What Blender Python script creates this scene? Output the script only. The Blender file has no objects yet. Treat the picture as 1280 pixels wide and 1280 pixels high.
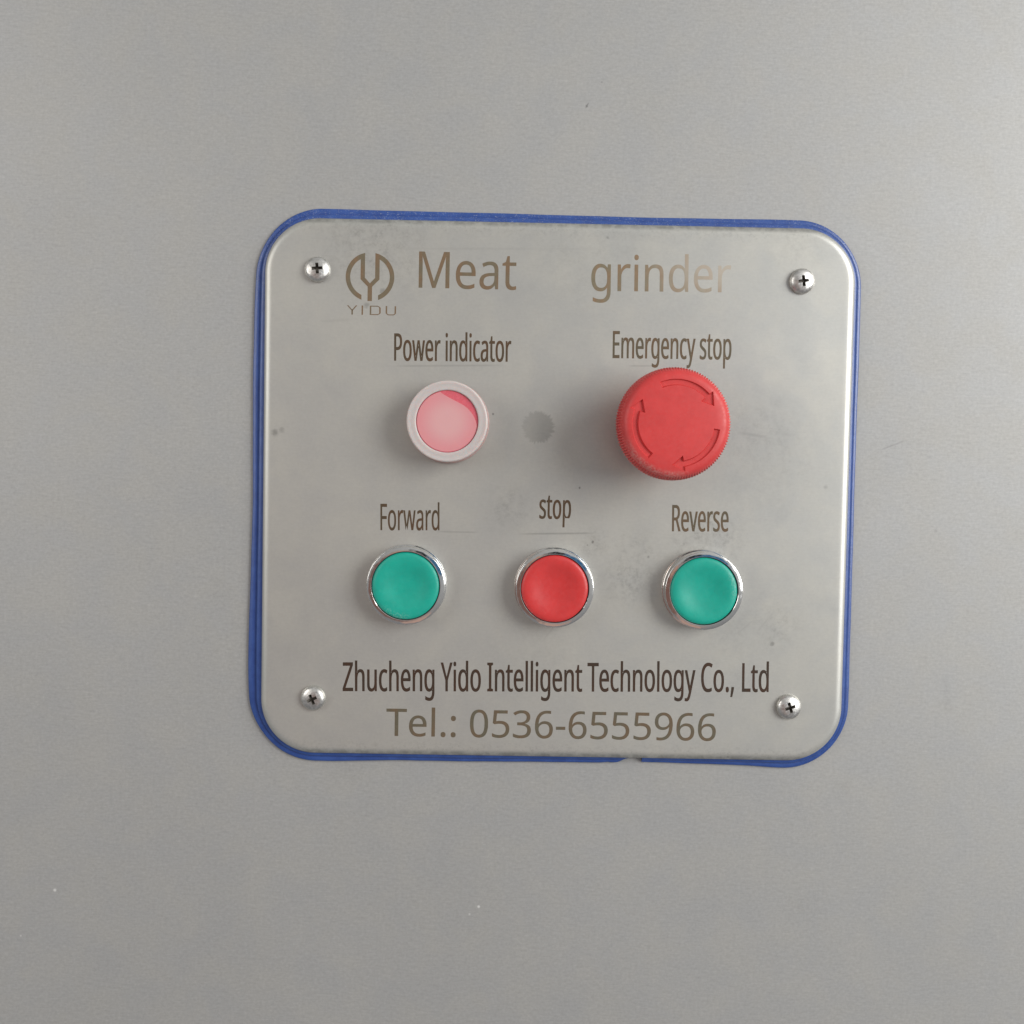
import bpy, bmesh, math, random
from mathutils import Vector, Matrix

random.seed(7)
PI = math.pi
MM = 0.001
SC = bpy.context.scene
COL = SC.collection

# Everything is laid out in the panel's own frame, in millimetres:
# u to the right, v up, w out of the steel sheet towards the viewer.
PANEL = Matrix.Rotation(PI / 2, 4, 'X')


def P(u, v, w):
    return PANEL @ Vector((u * MM, v * MM, w * MM))


# ------------------------------------------------------------------ camera
cam_data = bpy.data.cameras.new('camera')
cam_data.sensor_width = 36.0
cam_data.lens = 18.0 / math.tan(math.radians(24.8))
cam_data.clip_start = 0.01
cam_data.clip_end = 50.0
cam = bpy.data.objects.new('camera', cam_data)
COL.objects.link(cam)
pitch, yaw, roll = -0.0426026, -0.0102904, 0.0187956
cam_rot = (Matrix.Rotation(yaw, 3, 'Y') @ Matrix.Rotation(pitch, 3, 'X') @ Matrix.Rotation(roll, 3, 'Z'))
cam.matrix_world = Matrix.Translation(P(-20.83, 10.15, 419.77)) @ PANEL @ cam_rot.to_4x4()
SC.camera = cam

# ------------------------------------------------------------------ world and lamps
world = bpy.data.worlds.new('World')
SC.world = world
world.use_nodes = True
SC.view_settings.view_transform = 'Standard'
SC.view_settings.look = 'None'
SC.view_settings.gamma = 1.0
SC.view_settings.use_curve_mapping = False
SC.view_settings.exposure = 0.0


class NT:
    """Small helper that writes node expressions."""

    def __init__(self, tree):
        self.t = tree
        self.n = tree.nodes
        self.l = tree.links

    def put(self, sock, v):
        if v is None:
            return
        if hasattr(v, 'is_output'):
            self.l.new(v, sock)
        elif isinstance(v, (tuple, list)) and len(v) == 3 and sock.type == 'RGBA':
            sock.default_value = (*v, 1)
        else:
            sock.default_value = v

    def m(self, op, a, b=None, c=None, clamp=False):
        n = self.n.new('ShaderNodeMath')
        n.operation = op
        n.use_clamp = clamp
        self.put(n.inputs[0], a)
        if b is not None:
            self.put(n.inputs[1], b)
        if c is not None:
            self.put(n.inputs[2], c)
        return n.outputs[0]

    def vm(self, op, a, b=None):
        n = self.n.new('ShaderNodeVectorMath')
        n.operation = op
        self.put(n.inputs[0], a)
        if b is not None:
            if op == 'SCALE':
                self.put(n.inputs['Scale'], b)
            else:
                self.put(n.inputs[1], b)
        return n.outputs['Value'] if op in ('DOT_PRODUCT', 'LENGTH', 'DISTANCE') else n.outputs[0]

    def step(self, x, lo, hi, tlo=0.0, thi=1.0):
        n = self.n.new('ShaderNodeMapRange')
        n.interpolation_type = 'SMOOTHSTEP'
        n.clamp = True
        self.put(n.inputs['Value'], x)
        n.inputs['From Min'].default_value = lo
        n.inputs['From Max'].default_value = hi
        n.inputs['To Min'].default_value = tlo
        n.inputs['To Max'].default_value = thi
        return n.outputs['Result']

    def mix(self, f, a, b):
        n = self.n.new('ShaderNodeMix')
        n.data_type = 'RGBA'
        ins = [s for s in n.inputs if s.enabled]
        self.put(n.inputs[0], f)
        self.put(n.inputs[6], a)
        self.put(n.inputs[7], b)
        return n.outputs[2]

    def noise(self, vec, scale, detail=3.0, rough=0.5, dist=0.0):
        n = self.n.new('ShaderNodeTexNoise')
        self.put(n.inputs['Vector'], vec)
        n.inputs['Scale'].default_value = scale
        n.inputs['Detail'].default_value = detail
        n.inputs['Roughness'].default_value = rough
        n.inputs['Distortion'].default_value = dist
        return n.outputs['Fac']

    def coord_mm(self):
        n = self.n.new('ShaderNodeTexCoord')
        return self.vm('SCALE', n.outputs['Object'], 1000.0)

    def xyz(self, v):
        n = self.n.new('ShaderNodeSeparateXYZ')
        self.put(n.inputs[0], v)
        return n.outputs[0], n.outputs[1], n.outputs[2]

    def mapping(self, v, rot=0.0, scale=(1, 1, 1), loc=(0, 0, 0)):
        n = self.n.new('ShaderNodeMapping')
        self.put(n.inputs['Vector'], v)
        n.inputs['Location'].default_value = loc
        n.inputs['Rotation'].default_value = (0, 0, rot)
        n.inputs['Scale'].default_value = scale
        return n.outputs[0]

    def bump(self, h, strength, dist):
        n = self.n.new('ShaderNodeBump')
        n.inputs['Strength'].default_value = strength
        n.inputs['Distance'].default_value = dist
        self.put(n.inputs['Height'], h)
        return n.outputs[0]


def srgb(r, g, b):
    f = lambda c: (c / 255) / 12.92 if c <= 10 else (((c / 255) + 0.055) / 1.055) ** 2.4
    return (f(r), f(g), f(b))


# the hall round the machine: a plain grey surround with the things the chrome mirrors
wt = NT(world.node_tree)
bg = world.node_tree.nodes['Background']
tc = wt.n.new('ShaderNodeTexCoord')
dirn = wt.vm('NORMALIZE', tc.outputs['Generated'])
dx, dy, dz = wt.xyz(dirn)
side = wt.step(dx, -0.65, 0.65)
base = wt.mix(side, (0.30, 0.302, 0.298), (0.60, 0.605, 0.60))
base = wt.mix(wt.step(dz, -0.6, 0.35), (0.225, 0.227, 0.235), base)


def blob(col_in, u, v, w, inner, outer, colour, wob=0.0):
    d = PANEL @ Vector((u, v, w)).normalized()
    c = wt.vm('DOT_PRODUCT', dirn, tuple(d))
    if wob:
        c = wt.m('ADD', c, wt.m('MULTIPLY', wt.m('SUBTRACT', wt.noise(dirn, 4.0), 0.5), wob))
    return wt.mix(wt.step(c, math.cos(math.radians(outer)), math.cos(math.radians(inner))), base if col_in is None else col_in, colour)


base = blob(base, -0.22, -0.14, 0.97, 12, 20, (0.20, 0.112, 0.092), 0.04)    # the hands holding the phone
base = blob(base, 0.05, -0.42, 0.91, 4, 10, (0.52, 0.34, 0.28), 0.05)
base = blob(base, -0.12, 0.09, 0.99, 2, 6, (0.50, 0.30, 0.22), 0.03)
base = blob(base, 0.05, 0.20, 0.98, 3, 6, (0.02, 0.02, 0.022), 0.02)       # the phone
base = blob(base, 0.27, 0.10, 0.96, 5, 9, (0.03, 0.13, 0.27), 0.03)        # a blue sleeve
base = blob(base, -0.8, 0.5, 0.4, 10, 20, (0.10, 0.085, 0.08), 0.08)
wt.put(bg.inputs['Color'], base)
bg.inputs['Strength'].default_value = 0.95


def area_lamp(name, u, v, w, size, energy, colour, size_y=None, target=(0, 0, 0)):
    ld = bpy.data.lights.new(name, 'AREA')
    ld.shape = 'RECTANGLE'
    ld.size = size
    ld.size_y = size_y or size
    ld.energy = energy
    ld.color = colour
    o = bpy.data.objects.new(name, ld)
    COL.objects.link(o)
    o.location = P(u, v, w)
    o.rotation_euler = (P(*target) - o.location).to_track_quat('-Z', 'Y').to_euler()
    return o


area_lamp('window_light', 1450, 430, 1230, 1.05, 35.0, (1.0, 0.998, 0.975), 1.2)
area_lamp('far_window_light', -900, 250, 700, 0.6, 3.6, (1.0, 0.97, 0.93))


# outlines of the letters in thousandths of the cap height: (advance, contours of left handle, point, right handle)
GLYPHS = {
    ',': (375, '266,152,269,147,261,114 250,79,237,41,224,2 209,-36,194,-74,179,-111 163,-147,148,-181,118,-181 88,-181,57,-181,67,-145 76,-107,85,-67,94,-26 102,14,109,54,117,94 123,130,127,162,171,162 215,162,259,162,262,157'),
    '-': (451, '169,321,56,321,56,357 56,394,56,430,169,430 282,430,395,430,395,394 395,357,395,321,282,321'),
    '.': (375, '101,42,101,76,101,110 109,134,126,148,143,162 163,169,186,169,211,169 231,162,249,148,266,134 275,110,275,76,275,42 266,18,249,3,231,-12 211,-20,186,-20,163,-20 143,-12,126,3,109,18'),
    '0': (801, '732,610,732,501,732,420 726,348,714,284,702,221 683,167,656,123,630,78 595,44,553,21,510,-2 459,-14,399,-14,324,-14 263,7,214,48,165,89 128,148,104,225,81,302 69,394,69,501,69,610 80,702,102,779,123,855 159,914,207,954,256,995 320,1015,399,1015,474,1015 536,995,585,954,635,914 672,855,696,779,720,702|192,593,192,501,192,410 199,334,212,273,226,212 248,167,278,137,308,106 349,91,399,91,450,91 490,106,520,136,551,166 573,211,587,272,601,334 608,410,608,501,608,593 601,669,587,729,573,789 551,835,520,865,490,895 450,910,399,910,349,910 308,895,278,865,248,835 226,789,212,729,199,669'),
    '3': (801, '690,838,690,766,690,721 682,683,665,650,648,617 624,591,593,570,562,549 525,535,483,527,483,525 483,523,483,521,563,512 623,486,662,445,702,404 721,351,721,284,721,226 708,175,681,130,654,84 612,49,555,24,499,-1 426,-14,338,-14,285,-14 237,-10,192,-2,147,6 104,20,63,41,63,79 63,117,63,155,105,135 150,119,199,107,247,95 294,90,339,90,429,90 493,107,533,142,573,177 592,225,592,287,592,329 581,363,560,389,538,414 506,433,464,445,422,458 371,464,312,464,280,464 248,464,216,464,216,499 216,534,216,569,248,569 281,569,314,569,369,569 415,577,452,592,489,608 517,630,536,659,555,687 564,720,564,758,564,806 548,844,515,870,483,897 438,910,382,910,347,910 315,907,286,900,257,893 230,883,205,870,180,858 155,843,130,826,110,854 89,882,69,910,104,938 148,963,201,983,254,1004 314,1014,381,1014,486,1014 563,991,614,944,665,897'),
    '5': (801, '352,613,385,613,453,613 513,602,563,578,613,555 652,522,680,478,708,435 721,382,721,319,721,250 706,191,676,141,647,91 604,53,548,26,493,-1 426,-14,347,-14,296,-14 248,-9,202,0,157,9 119,23,88,41,88,79 88,118,88,157,122,136 163,120,211,109,259,97 305,91,349,91,398,91 441,99,478,114,515,130 544,153,564,186,585,218 595,258,595,307,595,372 575,422,535,457,495,492 431,510,345,510,318,510 289,507,255,503,221,498 194,493,174,489,153,502 133,515,112,528,125,685 137,843,150,1000,317,1000 484,1000,651,1000,651,963 651,925,651,888,519,888 387,888,255,888,247,791 239,695,231,598,247,601 268,604,296,608,323,612'),
    '6': (801, '77,352,77,427,77,485 81,542,89,598,97,654 111,707,130,757,150,807 177,851,211,890,246,929 290,959,342,981,395,1003 459,1014,535,1014,555,1014 576,1013,600,1011,624,1009 643,1006,658,1001,658,966 658,931,658,896,641,902 623,906,602,909,581,912 559,913,538,913,473,913 420,902,377,881,334,859 300,830,275,793,250,755 232,712,221,664,210,615 203,563,200,508,203,508 206,508,209,508,223,531 240,551,262,569,283,586 309,600,340,611,370,621 405,626,445,626,503,626 554,614,597,590,641,567 675,532,699,487,723,441 735,387,735,322,735,253 722,193,696,143,670,92 633,54,586,27,539,0 483,-14,417,-14,370,-14 325,-5,284,13,243,30 207,57,176,94,144,130 120,176,103,232,86,287|380,90,416,90,475,90 522,109,559,146,595,184 613,243,613,322,613,386 597,436,565,473,533,511 485,529,420,529,376,529 338,520,305,502,273,484 247,461,229,433,211,405 202,376,202,346,202,315 206,285,215,255,224,225 237,197,256,172,274,147 296,127,323,112,349,97'),
    '9': (801, '728,648,728,573,728,516 724,459,716,403,708,346 695,293,675,243,655,193 628,149,594,110,559,71 515,41,462,19,409,-3 345,-14,269,-14,250,-14 229,-13,204,-11,179,-8 159,-5,143,0,143,35 143,70,143,105,160,99 179,95,202,92,224,88 246,87,266,87,331,87 385,98,428,119,470,141 504,170,529,207,555,243 573,286,584,335,595,384 602,436,604,490,601,490 598,490,595,490,581,469 563,449,542,431,521,414 495,400,464,389,434,379 398,374,357,374,300,374 250,386,207,410,163,433 130,468,106,513,82,557 70,612,70,676,70,746 83,807,110,857,137,908 174,946,221,973,269,1000 325,1014,389,1014,437,1014 481,1005,522,987,563,968 599,941,630,905,661,868 685,823,702,768,720,712|425,910,389,910,331,910 284,891,247,853,210,815 192,756,192,678,192,613 208,563,239,526,270,489 318,471,384,471,429,471 467,480,500,498,533,516 558,539,576,567,595,595 604,624,604,654,604,684 599,714,590,744,581,775 568,803,550,828,533,853 510,873,483,888,456,903'),
    ':': (375, '101,42,101,76,101,110 109,134,126,148,143,162 163,169,186,169,211,169 231,162,249,148,266,134 275,110,275,76,275,42 266,18,249,3,231,-12 211,-20,186,-20,163,-20 143,-12,126,3,109,18|101,641,101,675,101,711 109,735,126,749,143,763 163,770,186,770,211,770 231,763,249,749,266,735 275,711,275,675,275,641 266,617,249,602,231,587 211,580,186,580,163,580 143,587,126,602,109,617'),
    'C': (885, '609,903,564,903,511,903 463,894,420,876,377,858 341,831,311,796,281,761 258,719,242,669,226,619 218,563,218,500,218,418 231,346,257,286,283,225 321,178,372,146,423,113 486,97,563,97,607,97 648,100,688,108,727,115 765,125,803,136,803,99 803,63,803,27,765,13 727,2,687,-4,647,-11 600,-14,545,-14,443,-14 358,7,290,49,222,91 171,151,137,228,102,306 85,397,85,501,85,577 96,646,117,709,138,771 169,825,209,871,250,917 300,952,360,977,420,1002 488,1014,566,1014,617,1014 667,1009,714,999,762,988 804,974,842,955,825,920 808,884,791,849,761,863 726,875,688,887,651,898'),
    'E': (779, '695,37,695,0,508,0 322,0,136,0,136,333 136,667,136,1000,322,1000 508,1000,695,1000,695,963 695,926,695,889,550,889 406,889,262,889,262,785 262,681,262,577,398,577 534,577,669,577,669,541 669,504,669,468,534,468 398,468,262,468,262,349 262,230,262,111,406,111 550,111,695,111,695,74'),
    'F': (727, '262,141,262,0,220,0 178,0,136,0,136,333 136,667,136,1000,322,1000 508,1000,695,1000,695,963 695,926,695,889,550,889 406,889,262,889,262,771 262,653,262,535,397,535 533,535,668,535,668,498 668,461,668,424,533,424 397,424,262,424,262,283'),
    'I': (475, '417,24,417,0,297,0 176,0,56,0,56,24 56,49,56,73,95,82 134,91,174,99,174,366 174,633,174,899,134,908 95,918,56,927,56,951 56,976,56,1000,176,1000 297,1000,417,1000,417,976 417,951,417,927,378,918 339,908,300,899,300,633 300,366,300,99,339,91 378,82,417,73,417,49'),
    'L': (734, '324,0,136,0,136,333 136,667,136,1000,178,1000 220,1000,262,1000,262,704 262,408,262,112,408,112 553,112,699,112,699,75 699,37,699,0,511,0'),
    'M': (1270, '612,0,577,0,467,292 358,585,248,877,246,877 244,877,242,877,244,858 246,834,247,805,249,776 250,745,251,711,252,677 252,642,252,606,252,404 252,202,252,0,213,0 175,0,136,0,136,333 136,667,136,1000,198,1000 260,1000,322,1000,425,727 528,454,630,181,632,181 634,181,636,181,740,454 845,727,950,1000,1011,1000 1073,1000,1134,1000,1134,667 1134,333,1134,0,1093,0 1051,0,1010,0,1010,205 1010,410,1010,615,1010,648 1010,680,1011,712,1012,744 1014,775,1015,803,1017,832 1019,856,1020,875,1018,875 1016,875,1014,875,903,584 792,292,681,0,646,0'),
    'P': (847, '312,1000,401,1000,531,1000 627,974,686,923,746,872 776,799,776,706,776,665 769,625,756,588,742,550 720,516,689,486,658,456 617,433,566,415,514,398 451,389,377,389,338,389 300,389,262,389,262,260 262,130,262,0,220,0 178,0,136,0,136,333 136,667,136,1000,224,1000|478,892,389,892,347,892 304,892,262,892,262,761 262,629,262,497,296,497 329,497,363,497,426,497 479,504,521,518,563,531 594,553,615,583,635,613 646,652,646,700,646,765 625,813,584,845,543,876'),
    'R': (871, '320,1000,412,1000,495,1000 563,989,617,968,671,947 711,916,737,874,763,832 776,779,776,716,776,662 766,618,746,583,727,547 702,519,672,498,641,477 609,460,576,448,667,299 759,149,850,0,801,0 752,0,703,0,622,138 542,275,461,413,394,413 328,413,262,413,262,275 262,138,262,0,220,0 178,0,136,0,136,333 136,667,136,1000,228,1000|460,891,405,891,357,891 310,891,262,891,262,767 262,643,262,520,312,520 362,520,412,520,493,520 552,536,590,568,627,600 646,648,646,710,646,754 637,789,620,815,602,841 576,860,541,873,505,885'),
    'T': (779, '452,296,452,0,410,0 368,0,326,0,326,296 326,593,326,889,222,889 118,889,14,889,14,926 14,963,14,1000,264,1000 514,1000,763,1000,763,963 763,926,763,889,660,889 556,889,452,889,452,593'),
    'Y': (793, '310,672,396,508,483,672 570,836,657,1000,702,1000 747,1000,793,1000,682,796 570,592,459,388,459,259 459,129,459,0,417,0 375,0,333,0,333,127 333,255,333,382,222,588 111,794,0,1000,46,1000 92,1000,137,1000,224,836'),
    'Z': (801, '746,37,746,0,515,0 284,0,53,0,53,32 53,63,53,95,229,359 404,624,580,888,410,888 240,888,70,888,70,925 70,963,70,1000,291,1000 512,1000,732,1000,732,968 732,937,732,905,557,641 381,376,206,112,386,112 566,112,746,112,746,75'),
    'a': (786, '355,763,403,763,495,763 563,743,606,703,650,663 672,599,672,511,672,341 672,170,672,0,642,0 613,0,583,0,575,35 567,71,559,106,557,106 555,106,553,106,532,79 510,57,487,39,464,20 438,7,408,-1,379,-10 343,-14,301,-14,256,-14 216,-6,180,10,144,26 116,50,95,83,75,116 64,158,64,209,64,283 94,341,153,382,211,422 302,444,424,448,467,450 509,451,552,452,552,467 552,482,552,497,552,560 538,603,511,627,484,652 446,664,396,664,357,664 320,658,284,646,249,635 216,621,185,606,172,637 160,668,147,699,180,717 218,732,263,744,308,757|477,364,440,363,346,359 282,344,246,318,210,292 192,255,192,207,192,165 205,134,230,115,256,95 289,85,329,85,393,85 445,103,487,138,529,173 550,227,550,300,550,322 550,345,550,367,514,366'),
    'c': (672, '463,-14,420,-14,354,-14 295,0,243,27,191,54 151,96,121,153,92,210 77,282,77,371,77,464 92,539,123,597,154,655 196,697,249,724,301,751 361,765,429,765,467,765 504,761,539,753,575,745 604,735,626,724,613,690 601,656,588,622,566,630 540,638,510,646,480,653 452,657,426,657,375,657 334,646,301,625,268,603 244,571,228,529,212,487 204,435,204,373,204,313 212,262,228,220,244,178 268,146,300,125,331,103 371,92,419,92,460,92 496,97,527,105,559,113 587,124,613,136,613,99 613,63,613,27,588,14 560,4,530,-4,500,-11'),
    'd': (861, '424,-14,385,-14,292,-14 217,18,161,83,105,148 77,245,77,374,77,503 105,600,162,666,218,732 293,765,387,765,426,765 460,760,489,750,518,740 543,727,564,710,586,693 604,675,619,654,622,654 625,654,627,654,627,666 625,684,623,708,620,732 619,751,619,765,619,865 619,965,619,1064,660,1064 701,1064,742,1064,742,710 742,355,742,0,709,0 676,0,643,0,637,34 631,67,625,101,623,101 621,101,619,101,604,79 586,60,564,43,543,25 518,12,488,1,459,-9|338,88,405,88,484,88 540,110,572,153,604,197 620,262,620,350,620,358 620,365,620,373,620,466 605,538,574,588,543,637 486,662,403,662,337,662 287,636,254,583,221,531 204,460,204,371,204,282 221,212,254,162,287,113'),
    'e': (790, '343,765,409,765,473,765 529,751,575,723,621,695 657,655,681,604,706,553 718,494,718,426,718,401 718,376,718,352,547,352 376,352,204,352,206,267 228,202,270,158,311,113 369,91,444,91,492,91 534,95,571,104,608,113 646,126,685,143,685,107 685,71,685,35,647,18 609,6,571,-2,534,-10 490,-14,438,-14,367,-14 305,0,250,29,195,58 153,102,123,159,92,216 77,287,77,370,77,452 91,522,118,581,146,640 185,685,235,717,285,749|450,664,408,664,349,664 302,645,268,607,234,569 214,517,207,450,335,450 462,450,590,450,590,493 583,530,570,562,557,593 537,618,511,637,484,655'),
    'g': (861, '289,765,385,765,435,765 479,755,519,737,559,718 592,690,620,651,623,651 625,651,627,651,633,684 639,718,644,751,677,751 710,751,742,751,742,496 742,242,742,-13,742,-84 730,-143,706,-191,682,-239 645,-275,595,-300,546,-324 483,-336,406,-336,352,-336 302,-332,257,-324,212,-316 171,-304,136,-289,136,-251 136,-213,136,-175,171,-194 213,-208,261,-218,308,-229 359,-234,413,-234,478,-234 528,-215,565,-177,602,-139 620,-88,620,-22,620,-13 620,-3,620,7,620,18 621,34,622,55,623,76 624,91,625,99,623,99 621,99,619,99,593,61 560,33,522,14,483,-5 438,-14,387,-14,289,-14 214,20,159,88,104,156 77,252,77,374,77,493 104,588,159,659,214,729|452,661,402,661,360,661 324,650,295,627,265,605 243,572,228,529,212,486 204,434,204,373,204,280 222,209,256,160,290,111 339,87,405,87,443,87 476,92,503,102,530,111 552,127,570,148,588,169 601,196,609,228,618,261 622,300,622,345,622,354 622,364,622,374,622,442 614,497,599,539,583,581 559,612,527,632,494,651'),
    'h': (866, '242,856,242,752,242,734 242,716,240,697,239,679 237,662,235,647,238,647 241,647,244,647,260,673 280,695,304,711,328,728 355,741,385,750,415,759 446,763,478,763,538,763 589,754,630,735,670,715 701,686,721,646,742,606 752,553,752,489,752,326 752,163,752,0,711,0 671,0,630,0,630,160 630,320,630,480,630,541 617,586,590,616,563,646 520,661,462,661,406,661 362,651,331,630,299,609 276,578,263,537,249,496 242,447,242,388,242,259 242,129,242,0,201,0 160,0,119,0,119,355 119,710,119,1064,160,1064 201,1064,242,1064,242,960'),
    'i': (361, '201,751,242,751,242,500 242,250,242,0,201,0 160,0,119,0,119,250 119,500,119,751,160,751|162,1032,182,1032,201,1032 217,1026,232,1013,246,1001 254,981,254,954,254,928 246,908,232,895,217,882 201,875,182,875,162,875 144,882,130,895,116,908 109,928,109,954,109,981 116,1001,130,1013,144,1026'),
    'l': (361, '242,355,242,0,201,0 160,0,119,0,119,355 119,710,119,1064,160,1064 201,1064,242,1064,242,710'),
    'm': (1310, '894,765,943,765,1028,765 1091,743,1133,700,1175,656 1196,586,1196,489,1196,326 1196,163,1196,0,1155,0 1115,0,1074,0,1074,161 1074,322,1074,483,1074,542 1062,586,1037,616,1012,646 974,661,922,661,849,661 797,640,765,598,734,556 718,495,718,415,718,276 718,138,718,0,678,0 637,0,597,0,597,161 597,322,597,483,597,522 591,555,580,582,569,609 552,628,529,641,507,655 478,661,443,661,392,661 352,651,324,630,295,609 274,578,261,538,249,498 242,448,242,389,242,260 242,130,242,0,201,0 160,0,119,0,119,250 119,500,119,751,152,751 185,751,218,751,225,717 231,683,237,648,239,648 241,648,244,648,260,675 279,696,302,714,325,731 350,744,378,752,406,761 435,765,465,765,523,765 571,754,610,734,649,713 677,682,695,639,697,639 699,639,702,639,727,682 761,713,805,734,848,754'),
    'n': (866, '449,765,480,765,570,765 638,743,683,700,729,656 752,586,752,489,752,326 752,163,752,0,711,0 671,0,630,0,630,160 630,320,630,480,630,541 617,586,590,616,563,646 520,661,462,661,379,661 322,638,290,591,258,544 242,477,242,389,242,260 242,130,242,0,201,0 160,0,119,0,119,250 119,500,119,751,152,751 185,751,218,751,225,717 231,683,237,648,239,648 241,648,244,648,261,675 281,696,306,714,331,731 358,744,388,752,418,761'),
    'o': (847, '772,460,772,377,772,314 764,259,747,211,731,163 708,122,677,88,647,55 610,29,567,12,523,-5 475,-14,422,-14,372,-14 326,-5,284,12,242,29 206,55,175,88,144,122 120,163,103,211,86,259 77,314,77,377,77,460 91,530,119,588,147,645 187,689,239,719,292,750 354,765,426,765,494,765 554,750,606,719,658,689 698,645,728,588,757,530|204,465,204,377,204,318 212,267,228,223,243,180 267,147,300,123,332,100 374,88,424,88,475,88 516,100,549,123,582,147 606,180,621,223,637,267 644,318,644,377,644,437 636,487,620,529,605,571 581,604,548,627,516,650 474,661,423,661,346,661 291,636,256,585,222,535'),
    'p': (861, '436,765,476,765,569,765 643,732,700,668,756,604 784,507,784,377,784,292 771,220,746,162,720,103 684,60,638,30,592,1 537,-14,475,-14,437,-14 402,-9,373,1,343,12 317,25,296,41,275,58 257,76,242,95,239,95 237,95,234,95,236,79 238,59,239,35,241,11 242,-10,242,-28,242,-131 242,-233,242,-336,201,-336 160,-336,119,-336,119,26 119,388,119,751,153,751 186,751,220,751,225,717 231,683,237,648,239,648 240,648,242,648,257,670 275,690,296,707,317,725 342,739,372,749,401,760|523,661,454,661,403,661 363,651,332,632,301,613 279,585,265,546,251,508 243,459,242,401,242,393 242,385,242,377,242,315 249,263,262,220,275,177 297,144,328,122,360,99 402,88,457,88,502,88 540,101,569,126,599,151 621,186,635,229,650,272 657,322,657,378,657,464 640,533,607,584,574,635'),
    'r': (578, '435,765,469,765,483,765 498,764,515,763,531,761 545,759,557,756,552,718 547,681,542,643,530,646 517,648,502,650,488,652 474,653,461,653,432,653 404,647,378,634,352,622 329,605,308,583,288,561 271,535,260,504,248,473 242,439,242,401,242,267 242,134,242,0,201,0 160,0,119,0,119,250 119,500,119,751,153,751 186,751,220,751,225,705 229,659,234,613,236,613 238,613,239,613,255,641 275,667,297,690,319,713 345,731,374,744,403,758'),
    's': (671, '608,247,608,207,608,159 596,118,571,85,547,53 513,28,468,11,423,-6 370,-14,308,-14,256,-14 211,-10,173,-1,135,7 102,19,73,34,73,71 73,108,73,146,103,131 139,117,181,104,224,92 267,85,311,85,373,85 419,95,447,116,475,136 489,162,489,196,489,215 484,232,473,246,463,261 445,276,418,291,391,306 353,323,304,342,255,360 214,379,179,398,145,416 118,439,99,465,81,491 71,525,71,566,71,629 97,678,149,713,201,747 269,765,353,765,399,765 441,760,481,751,521,743 558,730,592,714,578,682 564,649,550,616,519,629 486,641,451,650,416,659 381,664,345,664,294,664 256,656,229,639,202,623 189,601,189,573,189,552 195,535,207,520,219,506 240,492,268,478,297,465 334,448,382,430,430,412 471,394,504,375,538,357 563,334,581,307,599,281'),
    't': (506, '335,87,370,87,388,87 408,88,427,92,447,95 463,99,475,102,475,71 475,40,475,8,462,2 443,-4,419,-8,394,-12 371,-14,349,-14,310,-14 273,-7,240,6,207,20 180,43,160,77,139,111 129,158,129,218,129,364 129,510,129,655,93,655 58,655,22,655,22,675 22,695,22,714,58,731 94,747,130,763,147,817 163,870,179,923,204,923 228,923,252,923,252,866 252,808,252,751,324,751 397,751,469,751,469,719 469,687,469,655,397,655 324,655,252,655,252,511 252,366,252,221,252,176 263,142,285,120,307,98'),
    'u': (866, '705,751,746,751,746,500 746,250,746,0,713,0 679,0,646,0,640,33 634,66,627,99,626,99 624,99,622,99,606,73 585,52,560,35,535,18 507,6,478,-2,448,-10 416,-14,384,-14,324,-14 274,-4,233,15,193,34 162,63,141,104,121,144 111,196,111,259,111,423 111,587,111,751,152,751 194,751,235,751,235,590 235,429,235,268,235,208 249,163,276,133,303,103 345,88,402,88,458,88 502,99,534,120,567,141 589,172,603,212,616,253 623,302,623,360,623,490 623,620,623,751,664,751'),
    'v': (711, '331,0,284,0,190,250 95,500,0,751,44,751 88,751,132,751,185,603 238,456,291,308,299,288 307,265,315,239,324,214 331,190,338,167,344,144 349,125,352,109,353,109 355,109,357,109,361,125 366,145,373,168,380,191 388,216,397,241,406,266 414,289,420,308,473,456 527,603,580,751,624,751 668,751,711,751,616,500 521,250,426,0,379,0'),
    'w': (1101, '647,283,604,424,598,444 592,463,587,482,581,502 576,520,572,537,568,554 564,570,560,585,556,600 554,613,552,623,550,623 548,623,546,623,544,613 542,600,539,585,535,570 532,554,527,536,523,519 518,500,513,481,508,462 502,443,496,423,451,282 406,142,361,1,315,1 268,1,221,1,153,252 84,502,15,752,58,752 100,752,143,752,177,619 212,485,246,352,254,324 261,297,268,270,274,242 280,216,285,191,290,166 294,145,296,127,297,127 299,127,301,127,304,139 307,153,311,169,315,186 319,204,323,223,327,241 332,260,337,279,342,297 347,314,352,329,396,470 440,611,485,752,529,752 574,752,619,752,662,611 705,470,748,329,754,308 761,285,768,261,775,236 782,213,787,190,793,167 796,147,798,129,800,129 802,129,804,129,806,145 809,165,814,188,820,212 826,238,833,267,840,295 847,324,854,352,889,485 924,619,959,752,1001,752 1043,752,1085,752,1016,502 946,252,877,1,829,1 781,1,732,1,690,142'),
    'y': (714, '102,500,1,751,45,751 89,751,133,751,187,608 241,466,296,324,305,298 313,274,321,251,329,227 337,205,343,183,350,161 355,140,359,119,360,119 362,119,364,119,370,142 379,173,391,211,403,249 415,287,429,325,479,467 530,609,581,751,626,751 670,751,714,751,606,466 499,181,391,-104,373,-150 352,-191,328,-226,305,-261 276,-288,242,-307,208,-327 166,-336,118,-336,95,-336 76,-335,59,-333,42,-330 28,-328,15,-325,15,-292 15,-260,15,-227,26,-229 38,-231,53,-232,67,-234 82,-235,98,-235,127,-235 152,-230,173,-219,194,-208 212,-193,227,-173,242,-153 254,-129,265,-102,278,-69 291,-36,304,-3,203,248'),
    ' ': (364, ''),
}


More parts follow.
